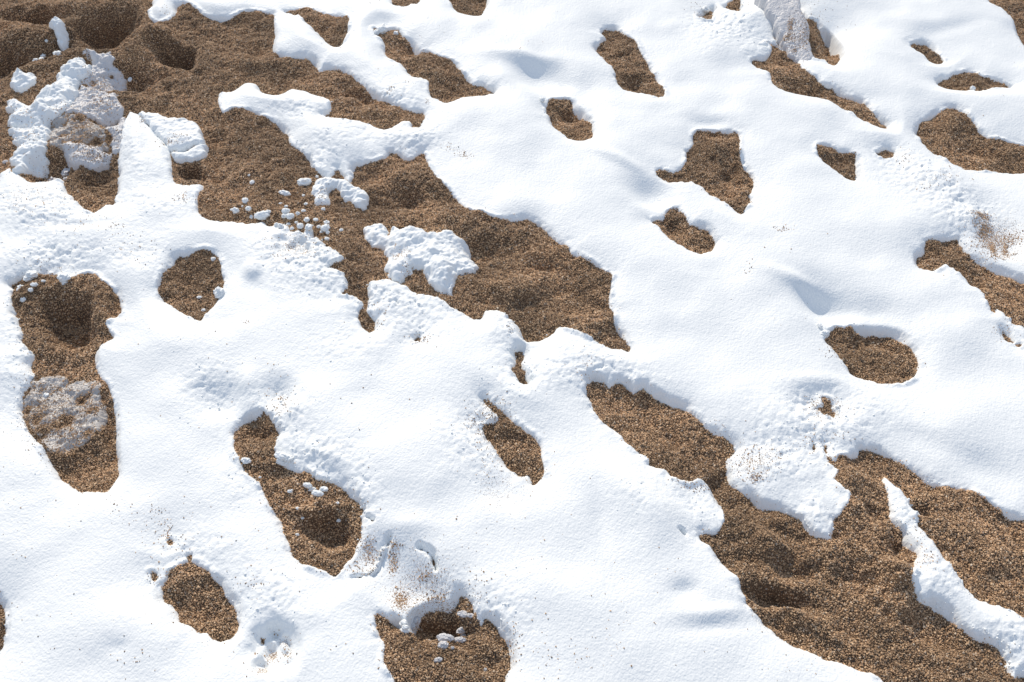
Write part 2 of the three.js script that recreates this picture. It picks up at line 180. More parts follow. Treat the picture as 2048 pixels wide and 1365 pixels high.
// sand: hollows of old steps, mounds between them (metres)
rr(sandR, [
  [222, 60, 52, 30, -0.075, -8, 1.6], [345, 108, 42, 20, -0.05, 12, 2], [300, 78, 60, 22, 0.022, -18], [268, 158, 44, 22, -0.042], [200, 118, 70, 12, 0.014, 6], [60, 30, 70, 10, -0.034, 4], [100, 100, 50, 12, -0.022, -12], [35, 75, 40, 10, 0.014], [160, 20, 30, 20, 0.012], [110, 70, 50, 16, 0.012, -10], [40, 150, 60, 12, 0.010], [415, 110, 24, 30, 0.008], [470, 90, 60, 12, -0.010, 10], [500, 130, 50, 14, 0.010, 8], [8, 118, 44, 24, -0.052, 0, 1.5], [70, 25, 26, 11, -0.022, 0, 1.5], [140, 30, 50, 22, 0.014], [240, 5, 50, 14, 0.02],
  [378, 343, 26, 16, -0.03, 0, 2], [190, 345, 40, 40, -0.022], [430, 300, 24, 70, -0.012], [500, 290, 50, 60, 0.008], [95, 330, 50, 28, -0.035, 0, 2], [215, 235, 30, 22, -0.02], [430, 205, 70, 30, 0.010, 20], [350, 210, 40, 20, 0.012, 10],
  [560, 150, 50, 30, -0.010], [830, 360, 60, 30, 0.012, 20], [800, 395, 50, 20, -0.016, 10], [900, 440, 60, 25, 0.014, 10], [960, 500, 40, 24, -0.018], [1030, 580, 60, 25, 0.018, -10], [1080, 525, 60, 16, -0.012, 20], [1150, 600, 60, 30, -0.006], [1190, 650, 40, 20, 0.012], [700, 490, 40, 60, 0.008],
  [132, 642, 46, 42, -0.036, -20, 2.2], [120, 570, 60, 20, 0.012], [200, 620, 20, 50, 0.01], [130, 705, 50, 14, 0.008], [160, 935, 60, 40, -0.015], [215, 850, 12, 60, -0.012],
  [645, 1062, 48, 30, -0.03, 10, 1.8], [600, 960, 50, 40, 0.006], [515, 860, 30, 30, -0.02], [600, 1030, 60, 10, 0.008, 10], [545, 925, 30, 12, 0.008],
  [870, 1238, 56, 24, -0.022, 0, 1.6], [865, 1220, 95, 60, -0.022, 30], [553, 1302, 46, 50, -0.012, 0, 1.6], [880, 1330, 80, 40, 0.006], [960, 1290, 30, 30, 0.006],
  [390, 1215, 44, 30, -0.010], [360, 1170, 30, 20, 0.006], [390, 575, 35, 40, -0.010, 0, 1.5],
  [1530, 1085, 70, 24, 0.02, 28], [1585, 1130, 60, 24, -0.018, 24], [1480, 1150, 50, 60, 0.012], [1550, 1200, 70, 18, -0.022, 18, 1.4], [1600, 1250, 90, 14, 0.01, 22], [1700, 960, 40, 40, 0.014], [1700, 1000, 24, 30, 0.014], [1790, 1090, 26, 30, -0.02], [1780, 1150, 40, 30, 0.014], [1720, 1160, 50, 30, -0.012], [1830, 1010, 30, 12, -0.016, 40], [1900, 1060, 80, 30, 0.008, 35], [1850, 1250, 90, 24, -0.010, 24], [1780, 1210, 90, 16, 0.008, 24],
  [1300, 830, 80, 24, -0.010, 35], [1240, 840, 40, 20, 0.006], [1440, 960, 20, 40, -0.014],
  [820, 100, 30, 22, -0.012], [840, 135, 40, 16, 0.01, 30], [900, 175, 30, 14, -0.010], [1245, 115, 26, 8, -0.010, -10], [1260, 165, 22, 12, -0.012], [1265, 142, 30, 8, 0.008], [720, 195, 40, 10, -0.014, 20], [780, 225, 40, 12, 0.006],
  [1430, 300, 34, 26, 0.012], [1465, 355, 20, 30, -0.012, 20], [1480, 330, 8, 40, 0.010, -15], [1600, 175, 40, 8, -0.014, 14], [1560, 145, 26, 14, 0.006], [1900, 255, 30, 24, 0.012], [1960, 290, 50, 16, -0.010, 15], [1700, 195, 30, 6, -0.008, 25],
  [1140, 225, 24, 12, -0.014], [1350, 455, 30, 14, -0.012, 30], [1740, 670, 60, 24, -0.012, 10], [1665, 75, 26, 40, -0.032],
]);
// snow: hollows, ridges, drifts (metres)
rr(snowR, [
  [1085, 158, 62, 30, -0.034, 12, 1.1], [1040, 122, 70, 10, 0.010, 6], [1000, 165, 34, 24, 0.012], [1000, 240, 110, 44, 0.010, 10], [1180, 180, 34, 24, -0.010],
  [1300, 390, 44, 26, -0.029, 18, 1.1], [1240, 330, 60, 10, 0.008, 22], [1420, 215, 60, 30, -0.008], [1420, 248, 40, 10, -0.008],
  [1650, 610, 58, 30, -0.036, 25, 1.1], [1600, 572, 70, 12, 0.010, 16], [1740, 625, 60, 24, -0.014, 14], [1900, 680, 60, 50, 0.008], [1650, 810, 50, 26, -0.018], [1620, 770, 60, 16, 0.006],
  [430, 800, 54, 36, -0.022, 8, 1.1], [560, 795, 36, 34, -0.024, 0, 1.1], [500, 770, 20, 30, 0.006], [590, 830, 10, 40, 0.006], [350, 820, 60, 40, 0.006],
  [960, 850, 70, 34, -0.014, 25], [1000, 990, 60, 34, -0.010, 30], [1060, 780, 50, 40, 0.008], [840, 640, 60, 30, -0.010], [760, 700, 60, 40, 0.006],
  [1270, 1000, 80, 40, 0.016, 40], [1300, 1060, 60, 40, 0.010, 30], [1200, 1050, 22, 60, -0.005, -10], [1340, 960, 50, 10, 0.012, 48], [1390, 1000, 40, 34, -0.012], [1370, 1190, 26, 22, -0.010], [1430, 1230, 70, 14, 0.006, -8], [1430, 1262, 80, 16, -0.003, -6], [1100, 1180, 80, 60, 0.006],
  [790, 1150, 80, 60, -0.020, 30, 1.5], [870, 1190, 60, 34, -0.014, 30], [730, 1110, 30, 30, -0.008], [960, 1180, 40, 30, 0.006], [820, 1060, 60, 20, 0.006],
  [556, 1304, 47, 56, -0.017, 8, 3], [540, 1300, 12, 17, -0.012, 0, 2.5], [566, 1290, 15, 22, -0.011, -20, 3], [566, 1291, 9, 14, 0.008, -20, 2.5], [521, 1338, 14, 17, -0.012, 0, 2.5], [522, 1342, 6, 8, 0.004], [545, 1264, 14, 10, -0.004, 0, 2], [580, 1340, 20, 20, -0.004, 0, 2], [600, 1240, 60, 30, 0.004],
  [505, 545, 20, 14, 0.010, 0, 1.5], [510, 580, 24, 22, -0.010], [600, 500, 40, 24, -0.012], [565, 485, 12, 9, -0.01, 0, 2], [587, 495, 8, 8, -0.01], [605, 487, 9, 11, -0.01, 0, 2], [614, 502, 9, 9, -0.01, 0, 2], [562, 503, 10, 8, -0.008, 0, 2], [580, 470, 9, 9, -0.008],
  [1650, 230, 70, 14, 0.006, 30], [1800, 340, 90, 26, -0.010, 35], [1960, 420, 70, 30, -0.014, 20], [2000, 480, 60, 34, -0.020, 30, 1.6], [1900, 510, 50, 9, 0.006, 40], [1820, 90, 60, 30, 0.008, -20], [1900, 60, 70, 14, -0.008, -10], [1960, 175, 70, 14, -0.006], [1700, 50, 50, 40, -0.012, 30], [1560, 60, 50, 20, 0.012, 20], [1500, 40, 60, 24, 0.006],
  [1560, 900, 60, 34, -0.006], [1980, 950, 70, 34, -0.012, 25], [1900, 850, 90, 50, 0.008], [1850, 890, 60, 20, -0.006, 20], [1900, 1110, 20, 70, 0.004, -35],
  [270, 300, 24, 60, 0.010, -10], [320, 290, 10, 60, 0.006, -22], [350, 375, 34, 26, -0.010], [180, 480, 60, 26, 0.012, -4], [160, 460, 60, 10, -0.010], [60, 440, 60, 30, 0.008], [250, 560, 60, 40, 0.004], [60, 600, 40, 80, 0.006], [340, 680, 80, 50, 0.008],
  [740, 130, 60, 22, 0.008, 25], [620, 80, 40, 30, 0.012, 20], [320, 30, 24, 16, 0.014], [430, 20, 40, 14, 0.010], [740, 45, 26, 26, 0.006], [770, 50, 30, 14, -0.014], [560, 205, 60, 16, 0.010, 12], [640, 270, 60, 30, 0.012, 20], [620, 330, 30, 20, 0.008], [850, 270, 60, 24, 0.006],
  [200, 1250, 160, 60, 0.006], [100, 1050, 80, 80, -0.005], [245, 1305, 24, 16, -0.003], [350, 1040, 60, 40, -0.004], [700, 870, 90, 50, 0.008, 30], [650, 920, 50, 16, 0.008, 30], [820, 950, 90, 60, 0.006],
]);
// where the snow is broken and clotted rather than smooth (0 .. 1)
rr(crumbR, [
  [610, 500, 90, 60, 1], [80, 420, 110, 60, 0.8], [330, 400, 60, 40, 0.5], [120, 520, 120, 30, 0.7], [300, 520, 60, 40, 0.35], [40, 700, 40, 140, 0.5], [640, 320, 60, 40, 0.6], [600, 220, 60, 30, 0.6], [700, 250, 60, 40, 0.5], [820, 280, 60, 30, 0.7], [780, 200, 60, 26, 0.7],
  [420, 780, 60, 50, 0.6], [560, 830, 60, 60, 0.8], [640, 920, 60, 40, 0.9], [720, 1000, 40, 60, 0.8], [760, 600, 60, 40, 0.8], [840, 640, 80, 50, 0.6], [1020, 660, 40, 50, 0.7], [1180, 740, 80, 40, 0.8], [960, 880, 70, 80, 0.7], [1050, 760, 60, 40, 0.5], [1260, 770, 60, 20, 0.5],
  [1850, 370, 110, 40, 0.9, 30], [1940, 440, 60, 30, 0.8], [1450, 60, 70, 40, 0.9], [1540, 100, 40, 20, 0.5], [1650, 830, 120, 50, 0.8], [1560, 920, 90, 60, 0.7], [1620, 1040, 40, 40, 0.7], [1400, 1010, 40, 40, 0.5], [1820, 1020, 40, 60, 0.8, 40], [1870, 1160, 60, 70, 0.6, 40], [2010, 1280, 60, 60, 0.7],
  [540, 1200, 80, 60, 0.6], [400, 1100, 80, 50, 0.4], [900, 1180, 60, 40, 0.3], [1000, 1230, 60, 70, 0.5], [640, 560, 80, 40, 0.5], [1290, 990, 60, 60, 0.4, 45], [265, 320, 34, 80, 0.45], [480, 950, 30, 80, 0.3], [690, 700, 80, 40, 0.3],
]);
// where the sand is kicked up into clods (0 .. 1)
rr(clodR, [[100, 110, 120, 50, 0.9], [40, 60, 70, 60, 0.6], [290, 170, 60, 30, 0.7], [130, 330, 120, 40, 0.7], [170, 390, 40, 24, 0.8], [430, 300, 30, 60, 0.4], [850, 400, 70, 50, 0.45], [1170, 650, 60, 40, 0.6], [1780, 1130, 60, 70, 0.9], [1720, 1050, 50, 60, 0.5], [1650, 1130, 60, 30, 0.5], [900, 1260, 80, 40, 0.8], [520, 870, 40, 40, 0.6], [90, 590, 50, 30, 0.5], [200, 600, 30, 60, 0.6], [120, 700, 60, 16, 0.5], [1380, 900, 60, 40, 0.3], [660, 230, 60, 30, 0.3], [700, 560, 30, 60, 0.4], [600, 420, 80, 40, 0.35]]);
function bil(R, x, z) {
  const fx = Math.min(RW - 1.001, Math.max(0, (x - RX0) / RS)), fz = Math.min(RH - 1.001, Math.max(0, (z - RZ0) / RS)), i = fx | 0, j = fz | 0, u = fx - i, v = fz - j, o = j * RW + i;
  return (R[o] * (1 - u) + R[o + 1] * u) * (1 - v) + (R[o + RW] * (1 - u) + R[o + RW + 1] * u) * v;
}
const halfW = (z) => TH * ASP * (CP * Math.min(3.4, Math.max(0.3, -z)) + SP * CAM_H);
const outside = (x, z) => Math.max(Math.abs(x) - halfW(z), z + 0.62, -2.74 - z);                         // metres beyond the photographed ground
const near = (x, z) => x > RX0 + 0.01 && x < RX0 + (RW - 2) * RS && z > RZ0 + 0.01 && z < RZ0 + (RH - 2) * RS;
function edge(x, z) {                                                      // signed distance to the snow edge, positive on snow
  const w = sm(0.06, 0.2, outside(x, z));
  let d = near(x, z) ? bil(edgeD, x, z) : 0.05;
  if (w > 0) { const n = 0.35 * fbm(x * 2.2 + 0.6 * z, z * 1.5 - 0.5 * x, 4, 60) + 0.035; d = d * (1 - w) + Math.max(-FARD, Math.min(FARD, n)) * w; }
  return d;
}
const crumb = (x, z) => (near(x, z) ? Math.min(1, bil(crumbR, x, z)) : 0);
function sandY(x, z) {
  let r = 0;
  if (near(x, z)) {
    const wx = 0.022 * fbm(x * 13, z * 13, 3, 91), wz = 0.026 * fbm(x * 13 + 40, z * 13, 3, 95); r = bil(sandR, x + wx, z + wz) * 1.5;
    const k = Math.min(1, bil(clodR, x, z)); if (k > 0.02) r += k * (0.016 * (lump(x * 38 + wx * 30, z * 38, 71) - 0.4) + 0.010 * (lump(x * 85, z * 85, 75) - 0.4) + 0.006 * fbm(x * 60, z * 60, 3, 79));
  }
  return r + 0.011 * fbm(x * 7, z * 7, 3, 11) + 0.014 * fbm(x * 11 + z * 6, z * 13 - x * 5, 2, 15) + 0.0090 * fbm(x * 30, z * 30, 3, 21) + 0.0046 * fbm(x * 95, z * 95, 2, 31);
}
const soften = (v) => (v < 0 ? v / (1 - v / 0.02) : v);                   // a dent deeper than the snow presses into the ground below
function snowT(x, z, c = crumb(x, z), cap = 1) {                           // thickness of snow over the sand, negative where the sand is bare
  let d = edge(x, z) + (0.0022 + 0.0035 * c) * fbm(x * 70, z * 70, 3, 41) + (0.0012 + 0.002 * c) * fbm(x * 210 + z * 90, z * 210 - x * 90, 2, 45);
  if (d < 0.03 && c > 0.05) d += c * 0.006 * (lump(x * 85, z * 85, 2) - 0.45);
  if (d < 0) return Math.max(-0.011, d * 2);
  const far = 1 - Math.exp(-d / 0.016);
  let t = 0.0042 * (1 - Math.exp(-d / 0.0026)) + 0.015 * (1 - Math.exp(-d / 0.035));
  t += far * ((near(x, z) ? soften(bil(snowR, x + 0.006 * fbm(x * 12, z * 12, 2, 81), z + 0.008 * fbm(x * 12 + 30, z * 12, 2, 85))) : 0) + 0.007 * fbm(x * 5, z * 5, 3, 51) + (0.0005 + 0.0024 * c) * fbm(x * 23 + z * 14, z * 23 - x * 14, 3, 55) + 0.0006);
  t += (1 - Math.exp(-d / 0.006)) * (0.00025 * fbm(x * 120 + z * 95, z * 120 - x * 95, 3, 58) + c * (0.0075 * (lump(x * 55, z * 55, 4) - 0.4) + 0.0060 * (lump(x * 120, z * 120, 9) - 0.4) + 0.003 * fbm(x * 160, z * 160, 2, 68)));
  return Math.max(0.0015 + 0.001 * c * fbm(x * 200, z * 200, 2, 66) - 0.0016 * c * (d < 0.02 ? 1 : 0), t) * cap;
}
const hollow = (x, z) => (near(x, z) ? Math.min(0, bil(snowR, x, z)) : 0);
const sandMid = (x, z) => (near(x, z) ? bil(sandR, x, z) * 1.2 : 0) + 0.011 * fbm(x * 7, z * 7, 2, 11);
function snowY(x, z) {
  const t = snowT(x, z), g = sandY(x, z); if (t <= 0) return g + t;
  const k = sm(0, 0.016, edge(x, z)), hd = hollow(x, z), a = (sandSoft(x, z) + hd - soften(hd)) * k + g * (1 - k) + t, b = (g + Math.min(t, 0.0035)) * (1 - k) + (sandMid(x, z) + 0.004 + 0.9 * hd) * k, q = 0.008 * k + 1e-5, h = Math.max(q - Math.abs(a - b), 0) / q;
  return Math.max(a, b) + h * h * q / 4;
}
const sandSoft = (x, z) => (near(x, z) ? bil(sandR, x, z) * 0.5 : 0) + 0.011 * fbm(x * 7, z * 7, 2, 11);

// ---------------------------------------------------------------- materials
function tileNoise(n, octaves, sd) {                                       // periodic value noise, 0 .. 1
  const out = new Float32Array(n * n);
  for (const [cells, amp, s] of octaves) for (let j = 0; j < n; j++) for (let i = 0; i < n; i++) {
    const x = i / n * cells, y = j / n * cells, i0 = x | 0, j0 = y | 0, fx = x - i0, fy = y - j0, u = fx * fx * (3 - 2 * fx), v = fy * fy * (3 - 2 * fy), i1 = (i0 + 1) % cells, j1 = (j0 + 1) % cells;
    const a = hash(i0, j0, sd + s), b = hash(i1, j0, sd + s), c = hash(i0, j1, sd + s), d = hash(i1, j1, sd + s);
    out[j * n + i] += amp * (a + (b - a) * u + (c - a) * v + (a - b - c + d) * u * v);
  }
  let lo = 1e9, hi = -1e9; for (const q of out) { if (q < lo) lo = q; if (q > hi) hi = q; }
  for (let k = 0; k < out.length; k++) out[k] = (out[k] - lo) / (hi - lo);
  return out;
}
function texOf(n, f, srgb) {
  const d = new Uint8Array(n * n * 4);
  for (let k = 0; k < n * n; k++) { const c = f(k); d[4 * k] = c[0]; d[4 * k + 1] = c[1]; d[4 * k + 2] = c[2]; d[4 * k + 3] = 255; }
  const t = new THREE.DataTexture(d, n, n); t.wrapS = t.wrapT = THREE.RepeatWrapping; t.magFilter = THREE.LinearFilter; t.minFilter = THREE.LinearMipmapLinearFilter; t.generateMipmaps = true;
  if (srgb) t.colorSpace = THREE.SRGBColorSpace; t.needsUpdate = true; return t;
}
const TILE_M = 0.8;                                                        // textures repeat every 0.8 m
const grainN = tileNoise(1024, [[256, 1, 1], [420, 1, 2], [140, 0.5, 3]], 5);
const sandN = tileNoise(1024, [[330, 1, 1], [200, 0.7, 2], [60, 0.5, 3]], 77), sandM = tileNoise(1024, [[9, 1, 1], [23, 0.6, 2], [300, 0.5, 3]], 99);
const snowBump = texOf(1024, (k) => { const v = grainN[k] * 255; return [v, v, v]; });
const sandBump = texOf(1024, (k) => { const v = sandN[k] * 255; return [v, v, v]; });
const sandMap = texOf(1024, (k) => { const v = 0.6 + 0.6 * sandN[k] * sandM[k], w = sandM[k]; return [(126 + 22 * w) * v, (101 + 14 * w) * v, (78 + 6 * w) * v].map((q) => Math.min(255, q)); }, true);
const snowMat = new THREE.MeshPhysicalMaterial({ color: LIN(0.89, 0.912, 0.905), roughness: 0.55, bumpMap: snowBump, bumpScale: 0.0009, specularIntensity: 0.35 });
const grimyMat = new THREE.MeshPhysicalMaterial({ color: LIN(0.50, 0.47, 0.44), roughness: 0.4, bumpMap: snowBump, bumpScale: 0.0022, specularIntensity: 0.5 });   // ice full of silt
const iceMat = new THREE.MeshPhysicalMaterial({ color: LIN(0.66, 0.65, 0.65), roughness: 0.45, bumpMap: snowBump, bumpScale: 0.0022, specularIntensity: 0.5 });   // wet snow packed with sand
const sandMat = new THREE.MeshStandardMaterial({ map: sandMap, roughness: 0.95, bumpMap: sandBump, bumpScale: 0.003 });

// ---------------------------------------------------------------- the two ground sheets: sand everywhere, snow where it has not melted
function axis(n, grow, far) { const a = []; for (let k = 0; k <= n; k++) a.push(k / n * 2 - 1); let s = 2 / n, e = 1; const o = []; while (e < far) { s *= grow; e += s; o.push(e); } return [...o.map((v) => -v).reverse(), ...a, ...o]; }
function rowsZ(n) { const a = []; let z = -0.5; const s0 = 2.45 / n * 0.82; for (let k = 0; z > -2.96; k++) { a.push(z); z -= s0 * (1 + 0.42 * (-z - 0.5) / 2.45); } let s = s0, b = -0.5; const pre = []; while (b < 12) { s *= 1.16; b += s; pre.push(b); } s = s0; let e = a[a.length - 1]; const post = []; while (e > -60) { s *= 1.14; e -= s; post.push(e); } return [...pre.reverse(), ...a, ...post]; }
function sheet(nc, nr, yOf, keep) {
  const us = axis(nc, 1.14, 26), zs = rowsZ(nr), W = us.length, H = zs.length, pos = new Float32Array(W * H * 3), ok = new Uint8Array(W * H), map = new Int32Array(W * H).fill(-1), ix = [];
  for (let j = 0; j < H; j++) { const z = zs[j], w = halfW(Math.min(-0.5, Math.max(-3, z))) + 0.1;
    for (let i = 0; i < W; i++) { const x = us[i] * w, o = j * W + i, [y, k] = yOf(x, z); pos[3 * o] = x; pos[3 * o + 1] = y; pos[3 * o + 2] = z; ok[o] = k; } }
  let n = 0; const P = [], U = [];
  const at = (o) => { if (map[o] < 0) { map[o] = n++; P.push(pos[3 * o], pos[3 * o + 1], pos[3 * o + 2]); U.push(pos[3 * o] / TILE_M, pos[3 * o + 2] / TILE_M); } return map[o]; };
  for (let j = 0; j + 1 < H; j++) for (let i = 0; i + 1 < W; i++) { const a = j * W + i, b = a + 1, c = a + W, d = c + 1; if (!(ok[a] | ok[b] | ok[c] | ok[d])) continue;
    const [A, B, C, D] = [at(a), at(b), at(c), at(d)];
    if ((i + j) & 1) ix.push(A, B, C, B, D, C); else ix.push(A, D, C, A, B, D); }
  const g = new THREE.BufferGeometry(); g.setAttribute('position', new THREE.Float32BufferAttribute(P, 3)); g.setAttribute('uv', new THREE.Float32BufferAttribute(U, 2)); g.setIndex(ix);
  g.computeVertexNormals();
  const nn = g.attributes.normal; if (nn.getY(10) < 0) { for (let k = 0; k < ix.length; k += 3) { const t = ix[k]; ix[k] = ix[k + 1]; ix[k + 1] = t; } g.setIndex(ix); g.computeVertexNormals(); }
  return g;
}
function put(o, name, extra) { o.name = name; Object.assign(o.userData, extra); o.traverse((m) => { m.castShadow = m.receiveShadow = true; }); scene.add(o); return o; }
put(new THREE.Mesh(sheet(430, 400, (x, z) => [sandY(x, z) - 0.0008 + (hollow(x, z) - 0.02) * sm(0.004, 0.018, edge(x, z)), 1]), sandMat), 'sand', { kind: 'structure', label: 'coarse brown sand showing through the melting snow', category: 'sand' });
put(new THREE.Mesh(sheet(880, 800, (x, z) => [snowY(x, z), snowT(x, z) > -0.002 ? 1 : 0]), snowMat), 'snow', { kind: 'structure', label: 'white melting snow cover lying over brown sand', category: 'snow' });
console.log('sheets');

// ---------------------------------------------------------------- snow that lies loose on the sand: patches and slabs, one thing each
const counts = {};
const numbered = (n) => { const k = counts[n] = (counts[n] ?? -1) + 1; return k ? n + '_' + String(k).padStart(3, '0') : n; };
const covers = [];                                                         // loose patches, so that grains can lie on them
function patch(name, label, category, loop, o = {}) {
  const h = o.h ?? 0.012, lift = o.lift ?? 0, w = smoothLoop(loop, 3).map(([x, y]) => ground(x, y, 0.004 + lift * 0.5)), step = o.step ?? 0.0022;
  let x0 = 9, x1 = -9, z0 = 9, z1 = -9; for (const [x, z] of w) { x0 = Math.min(x0, x); x1 = Math.max(x1, x); z0 = Math.min(z0, z); z1 = Math.max(z1, z); }
  const cx = (x0 + x1) / 2, cz = (z0 + z1) / 2, m = 0.012, W = Math.ceil((x1 - x0 + 2 * m) / step), H = Math.ceil((z1 - z0 + 2 * m) / step);
  const dist = (x, z) => { let d = 9, inn = false; for (let k = 0; k < w.length; k++) { const a = w[k], b = w[(k + 1) % w.length]; d = Math.min(d, segDist(x, z, a, b)); if ((a[1] > z) !== (b[1] > z) && x < a[0] + (z - a[1]) / (b[1] - a[1]) * (b[0] - a[0])) inn = !inn; } return inn ? d : -d; };
  const c = o.crumb ?? 0.5, rough = o.rough ?? 0.002, bumps = (o.bumps || []).map(([px, py, r, hh]) => { const [bx, bz] = ground(px, py), [ex] = ground(px + r, py); return [bx, bz, ex - bx, hh]; });
  const yBase = sandSoft(cx, cz);
  const top = (x, z) => {
    let d = dist(x, z) + (rough + 0.002 * c) * fbm(x * 80, z * 80, 3, 141) * 1.4; if (c > 0) d += c * 0.005 * (lump(x * 90, z * 90, 22) - 0.45); if (o.ragged) d += o.ragged * fbm(x * 38, z * 38, 3, 145);
    const s = sandY(x, z); if (d < 0) return [s + Math.max(-0.012, d * 2), d];
    let t = (o.rim ?? 0.6) * h * (1 - Math.exp(-d / 0.0024)) + (1 - (o.rim ?? 0.6)) * h * 1.2 * (1 - Math.exp(-d / 0.018));
    const f = 1 - Math.exp(-d / 0.008); t += f * (h * 0.25 * fbm(x * 26, z * 26, 3, 151) + 0.0012 * fbm(x * 140, z * 140, 3, 158) + c * (0.006 * (lump(x * 52, z * 52, 24) - 0.4) + 0.004 * (lump(x * 120, z * 120, 29) - 0.4)));
    for (const [bx, bz, r, hh] of bumps) t += f * hh * Math.exp(-((x - bx) ** 2 + ((z - bz) * 0.8) ** 2) / (r * r));
    const e = 1 - Math.exp(-d / 0.003); t += e * (lift + (o.tx ?? 0) * (x - cx) + (o.tz ?? 0) * (z - cz));
    if (o.patchy) t -= f * o.patchy * Math.max(0, 0.12 + fbm(x * 34 + z * 9, z * 34, 4, 171));
    return [(o.flat ? yBase * o.flat + s * (1 - o.flat) : s) + Math.max(o.patchy ? -0.003 : 0.001, t), d];
  };
  const P = [], U = [], ok = [], ix = [];
  for (let j = 0; j <= H; j++) for (let i = 0; i <= W; i++) { const x = x0 - m + i * step, z = z0 - m + j * step, [y, d] = top(x, z); P.push(x - cx, y - yBase, z - cz); U.push(x / TILE_M, z / TILE_M); ok.push(d > -0.003); }
  for (let j = 0; j < H; j++) for (let i = 0; i < W; i++) { const a = j * (W + 1) + i, b = a + 1, q = a + W + 1, e = q + 1; if (ok[a] || ok[b] || ok[q] || ok[e]) ix.push(a, q, b, b, q, e); }
  let g = new THREE.BufferGeometry(); g.setAttribute('position', new THREE.Float32BufferAttribute(P, 3)); g.setAttribute('uv', new THREE.Float32BufferAttribute(U, 2)); g.setIndex(ix); g = mergeVertices(g.toNonIndexed(), 1e-6); g.computeVertexNormals();
  const mesh = new THREE.Mesh(g, o.mat || snowMat); mesh.position.set(cx, yBase, cz);
  put(mesh, numbered(name), { kind: 'thing', label, category, ...(o.group ? { group: o.group } : {}) });
  covers.push({ top, x0, x1, z0, z1 });
  return mesh;
}
patch('snow_patch', 'ridged white snow patch alone on the bare sand streak', 'snow patch', pix('e', [155, 30, 190, 0, 240, -12, 285, 20, 300, 62, 330, 30, 400, 35, 470, 35, 540, 60, 590, 60, 640, 45, 700, 60, 760, 100, 800, 150, 825, 205, 800, 260, 760, 285, 715, 285, 700, 300, 690, 330, 680, 370, 665, 400, 630, 395, 590, 380, 550, 350, 510, 310, 490, 270, 450, 270, 420, 300, 370, 340, 320, 330, 300, 300, 290, 250, 300, 190, 270, 140, 220, 120, 180, 80]), { h: 0.013, crumb: 0.6, rough: 0.005, ragged: 0.008, rim: 0.45, bumps: [[800, 470, 26, 0.012], [835, 482, 26, 0.014], [862, 505, 24, 0.014], [880, 540, 22, 0.012], [905, 555, 18, 0.008], [930, 490, 26, -0.006], [790, 525, 22, -0.008]] });
patch('snow_clump', 'curved crumbly snow clump bent like a horseshoe on the sand', 'snow clump', pix('z1', [1140, 280, 1180, 220, 1260, 180, 1380, 165, 1480, 190, 1590, 230, 1670, 280, 1750, 340, 1860, 390, 1870, 450, 1850, 540, 1780, 570, 1700, 545, 1640, 500, 1570, 480, 1520, 430, 1510, 360, 1450, 310, 1380, 330, 1330, 390, 1350, 460, 1340, 520, 1280, 560, 1200, 570, 1150, 540, 1160, 470, 1120, 400]), { h: 0.013, crumb: 0.8, ragged: 0.006, step: 0.0018, rim: 0.4 });
patch('snow_clump', 'ring of snow with a small hollow in it on rough sand', 'snow clump', pix('z2', [150, 1090, 200, 1035, 290, 1025, 370, 1050, 440, 1040, 490, 1090, 500, 1150, 430, 1200, 350, 1240, 270, 1265, 190, 1240, 150, 1180]), { h: 0.013, crumb: 0.8, ragged: 0.006, step: 0.0018, rim: 0.5, bumps: [[36, 163, 5, -0.014]] });
patch('snow_clump', 'upright knobbly snow clump beside a deep hollow in the sand', 'snow clump', pix('z2', [735, 450, 780, 400, 850, 378, 900, 410, 920, 490, 900, 560, 860, 640, 810, 625, 770, 540]), { h: 0.013, crumb: 0.8, ragged: 0.006, step: 0.0018, rim: 0.5 });
patch('snow_ridge', 'long white snow ridge with ragged side lobes on the sand', 'snow patch', pix('z4', [75, 510, 180, 505, 300, 540, 340, 490, 400, 410, 480, 390, 560, 310, 590, 240, 650, 190, 720, 150, 780, 125, 850, 160, 890, 220, 860, 270, 800, 300, 780, 340, 750, 450, 690, 560, 600, 650, 500, 730, 470, 850, 470, 930, 440, 1010, 330, 1120, 220, 1200, 150, 1170, 130, 1030, 190, 930, 130, 880, 100, 810, 200, 770, 110, 740, 95, 690, 140, 640, 70, 590]), { h: 0.016, crumb: 0.85, rough: 0.005, ragged: 0.014, rim: 0.3, lift: 0.001, bumps: [[155, 145, 20, 0.012], [120, 190, 20, 0.014], [85, 225, 16, 0.012], [30, 243, 14, 0.008], [70, 310, 20, 0.01]] });
patch('dirty_snow_slab', 'grey snow slab speckled with sand lying beside the snow ridge', 'snow slab', pix('z4', [770, 330, 820, 345, 900, 380, 1000, 410, 1100, 430, 1170, 480, 1180, 560, 1150, 610, 1080, 650, 1000, 665, 920, 650, 850, 640, 760, 625, 690, 640, 650, 600, 700, 540, 750, 440]), { h: 0.007, crumb: 0.8, rough: 0.007, ragged: 0.012, patchy: 0.014, mat: iceMat, rim: 0.5, flat: 0.2, lift: 0.001 });
patch('dirty_snow_slab', 'flattened brown stained snow slab under the foot of the snow ridge', 'snow slab', pix('z4', [480, 720, 640, 650, 800, 640, 900, 690, 985, 740, 1020, 840, 1045, 940, 900, 925, 700, 900, 640, 950, 520, 960, 465, 850]), { h: 0.004, crumb: 0.7, rough: 0.007, ragged: 0.012, patchy: 0.020, mat: grimyMat, rim: 0.6, flat: 0.1, lift: 0 });
patch('dirty_snow_slab', 'tilted layered snow slab at the edge of a sand hollow', 'snow slab', pix('z4', [620, 935, 720, 915, 900, 935, 1050, 965, 1090, 1000, 1010, 1080, 900, 1110, 780, 1100, 680, 1060, 610, 1000]), { h: 0.008, crumb: 0.6, rough: 0.006, ragged: 0.012, patchy: 0.012, mat: iceMat, rim: 0.6, flat: 0.4, lift: 0.001, tz: -0.05 });
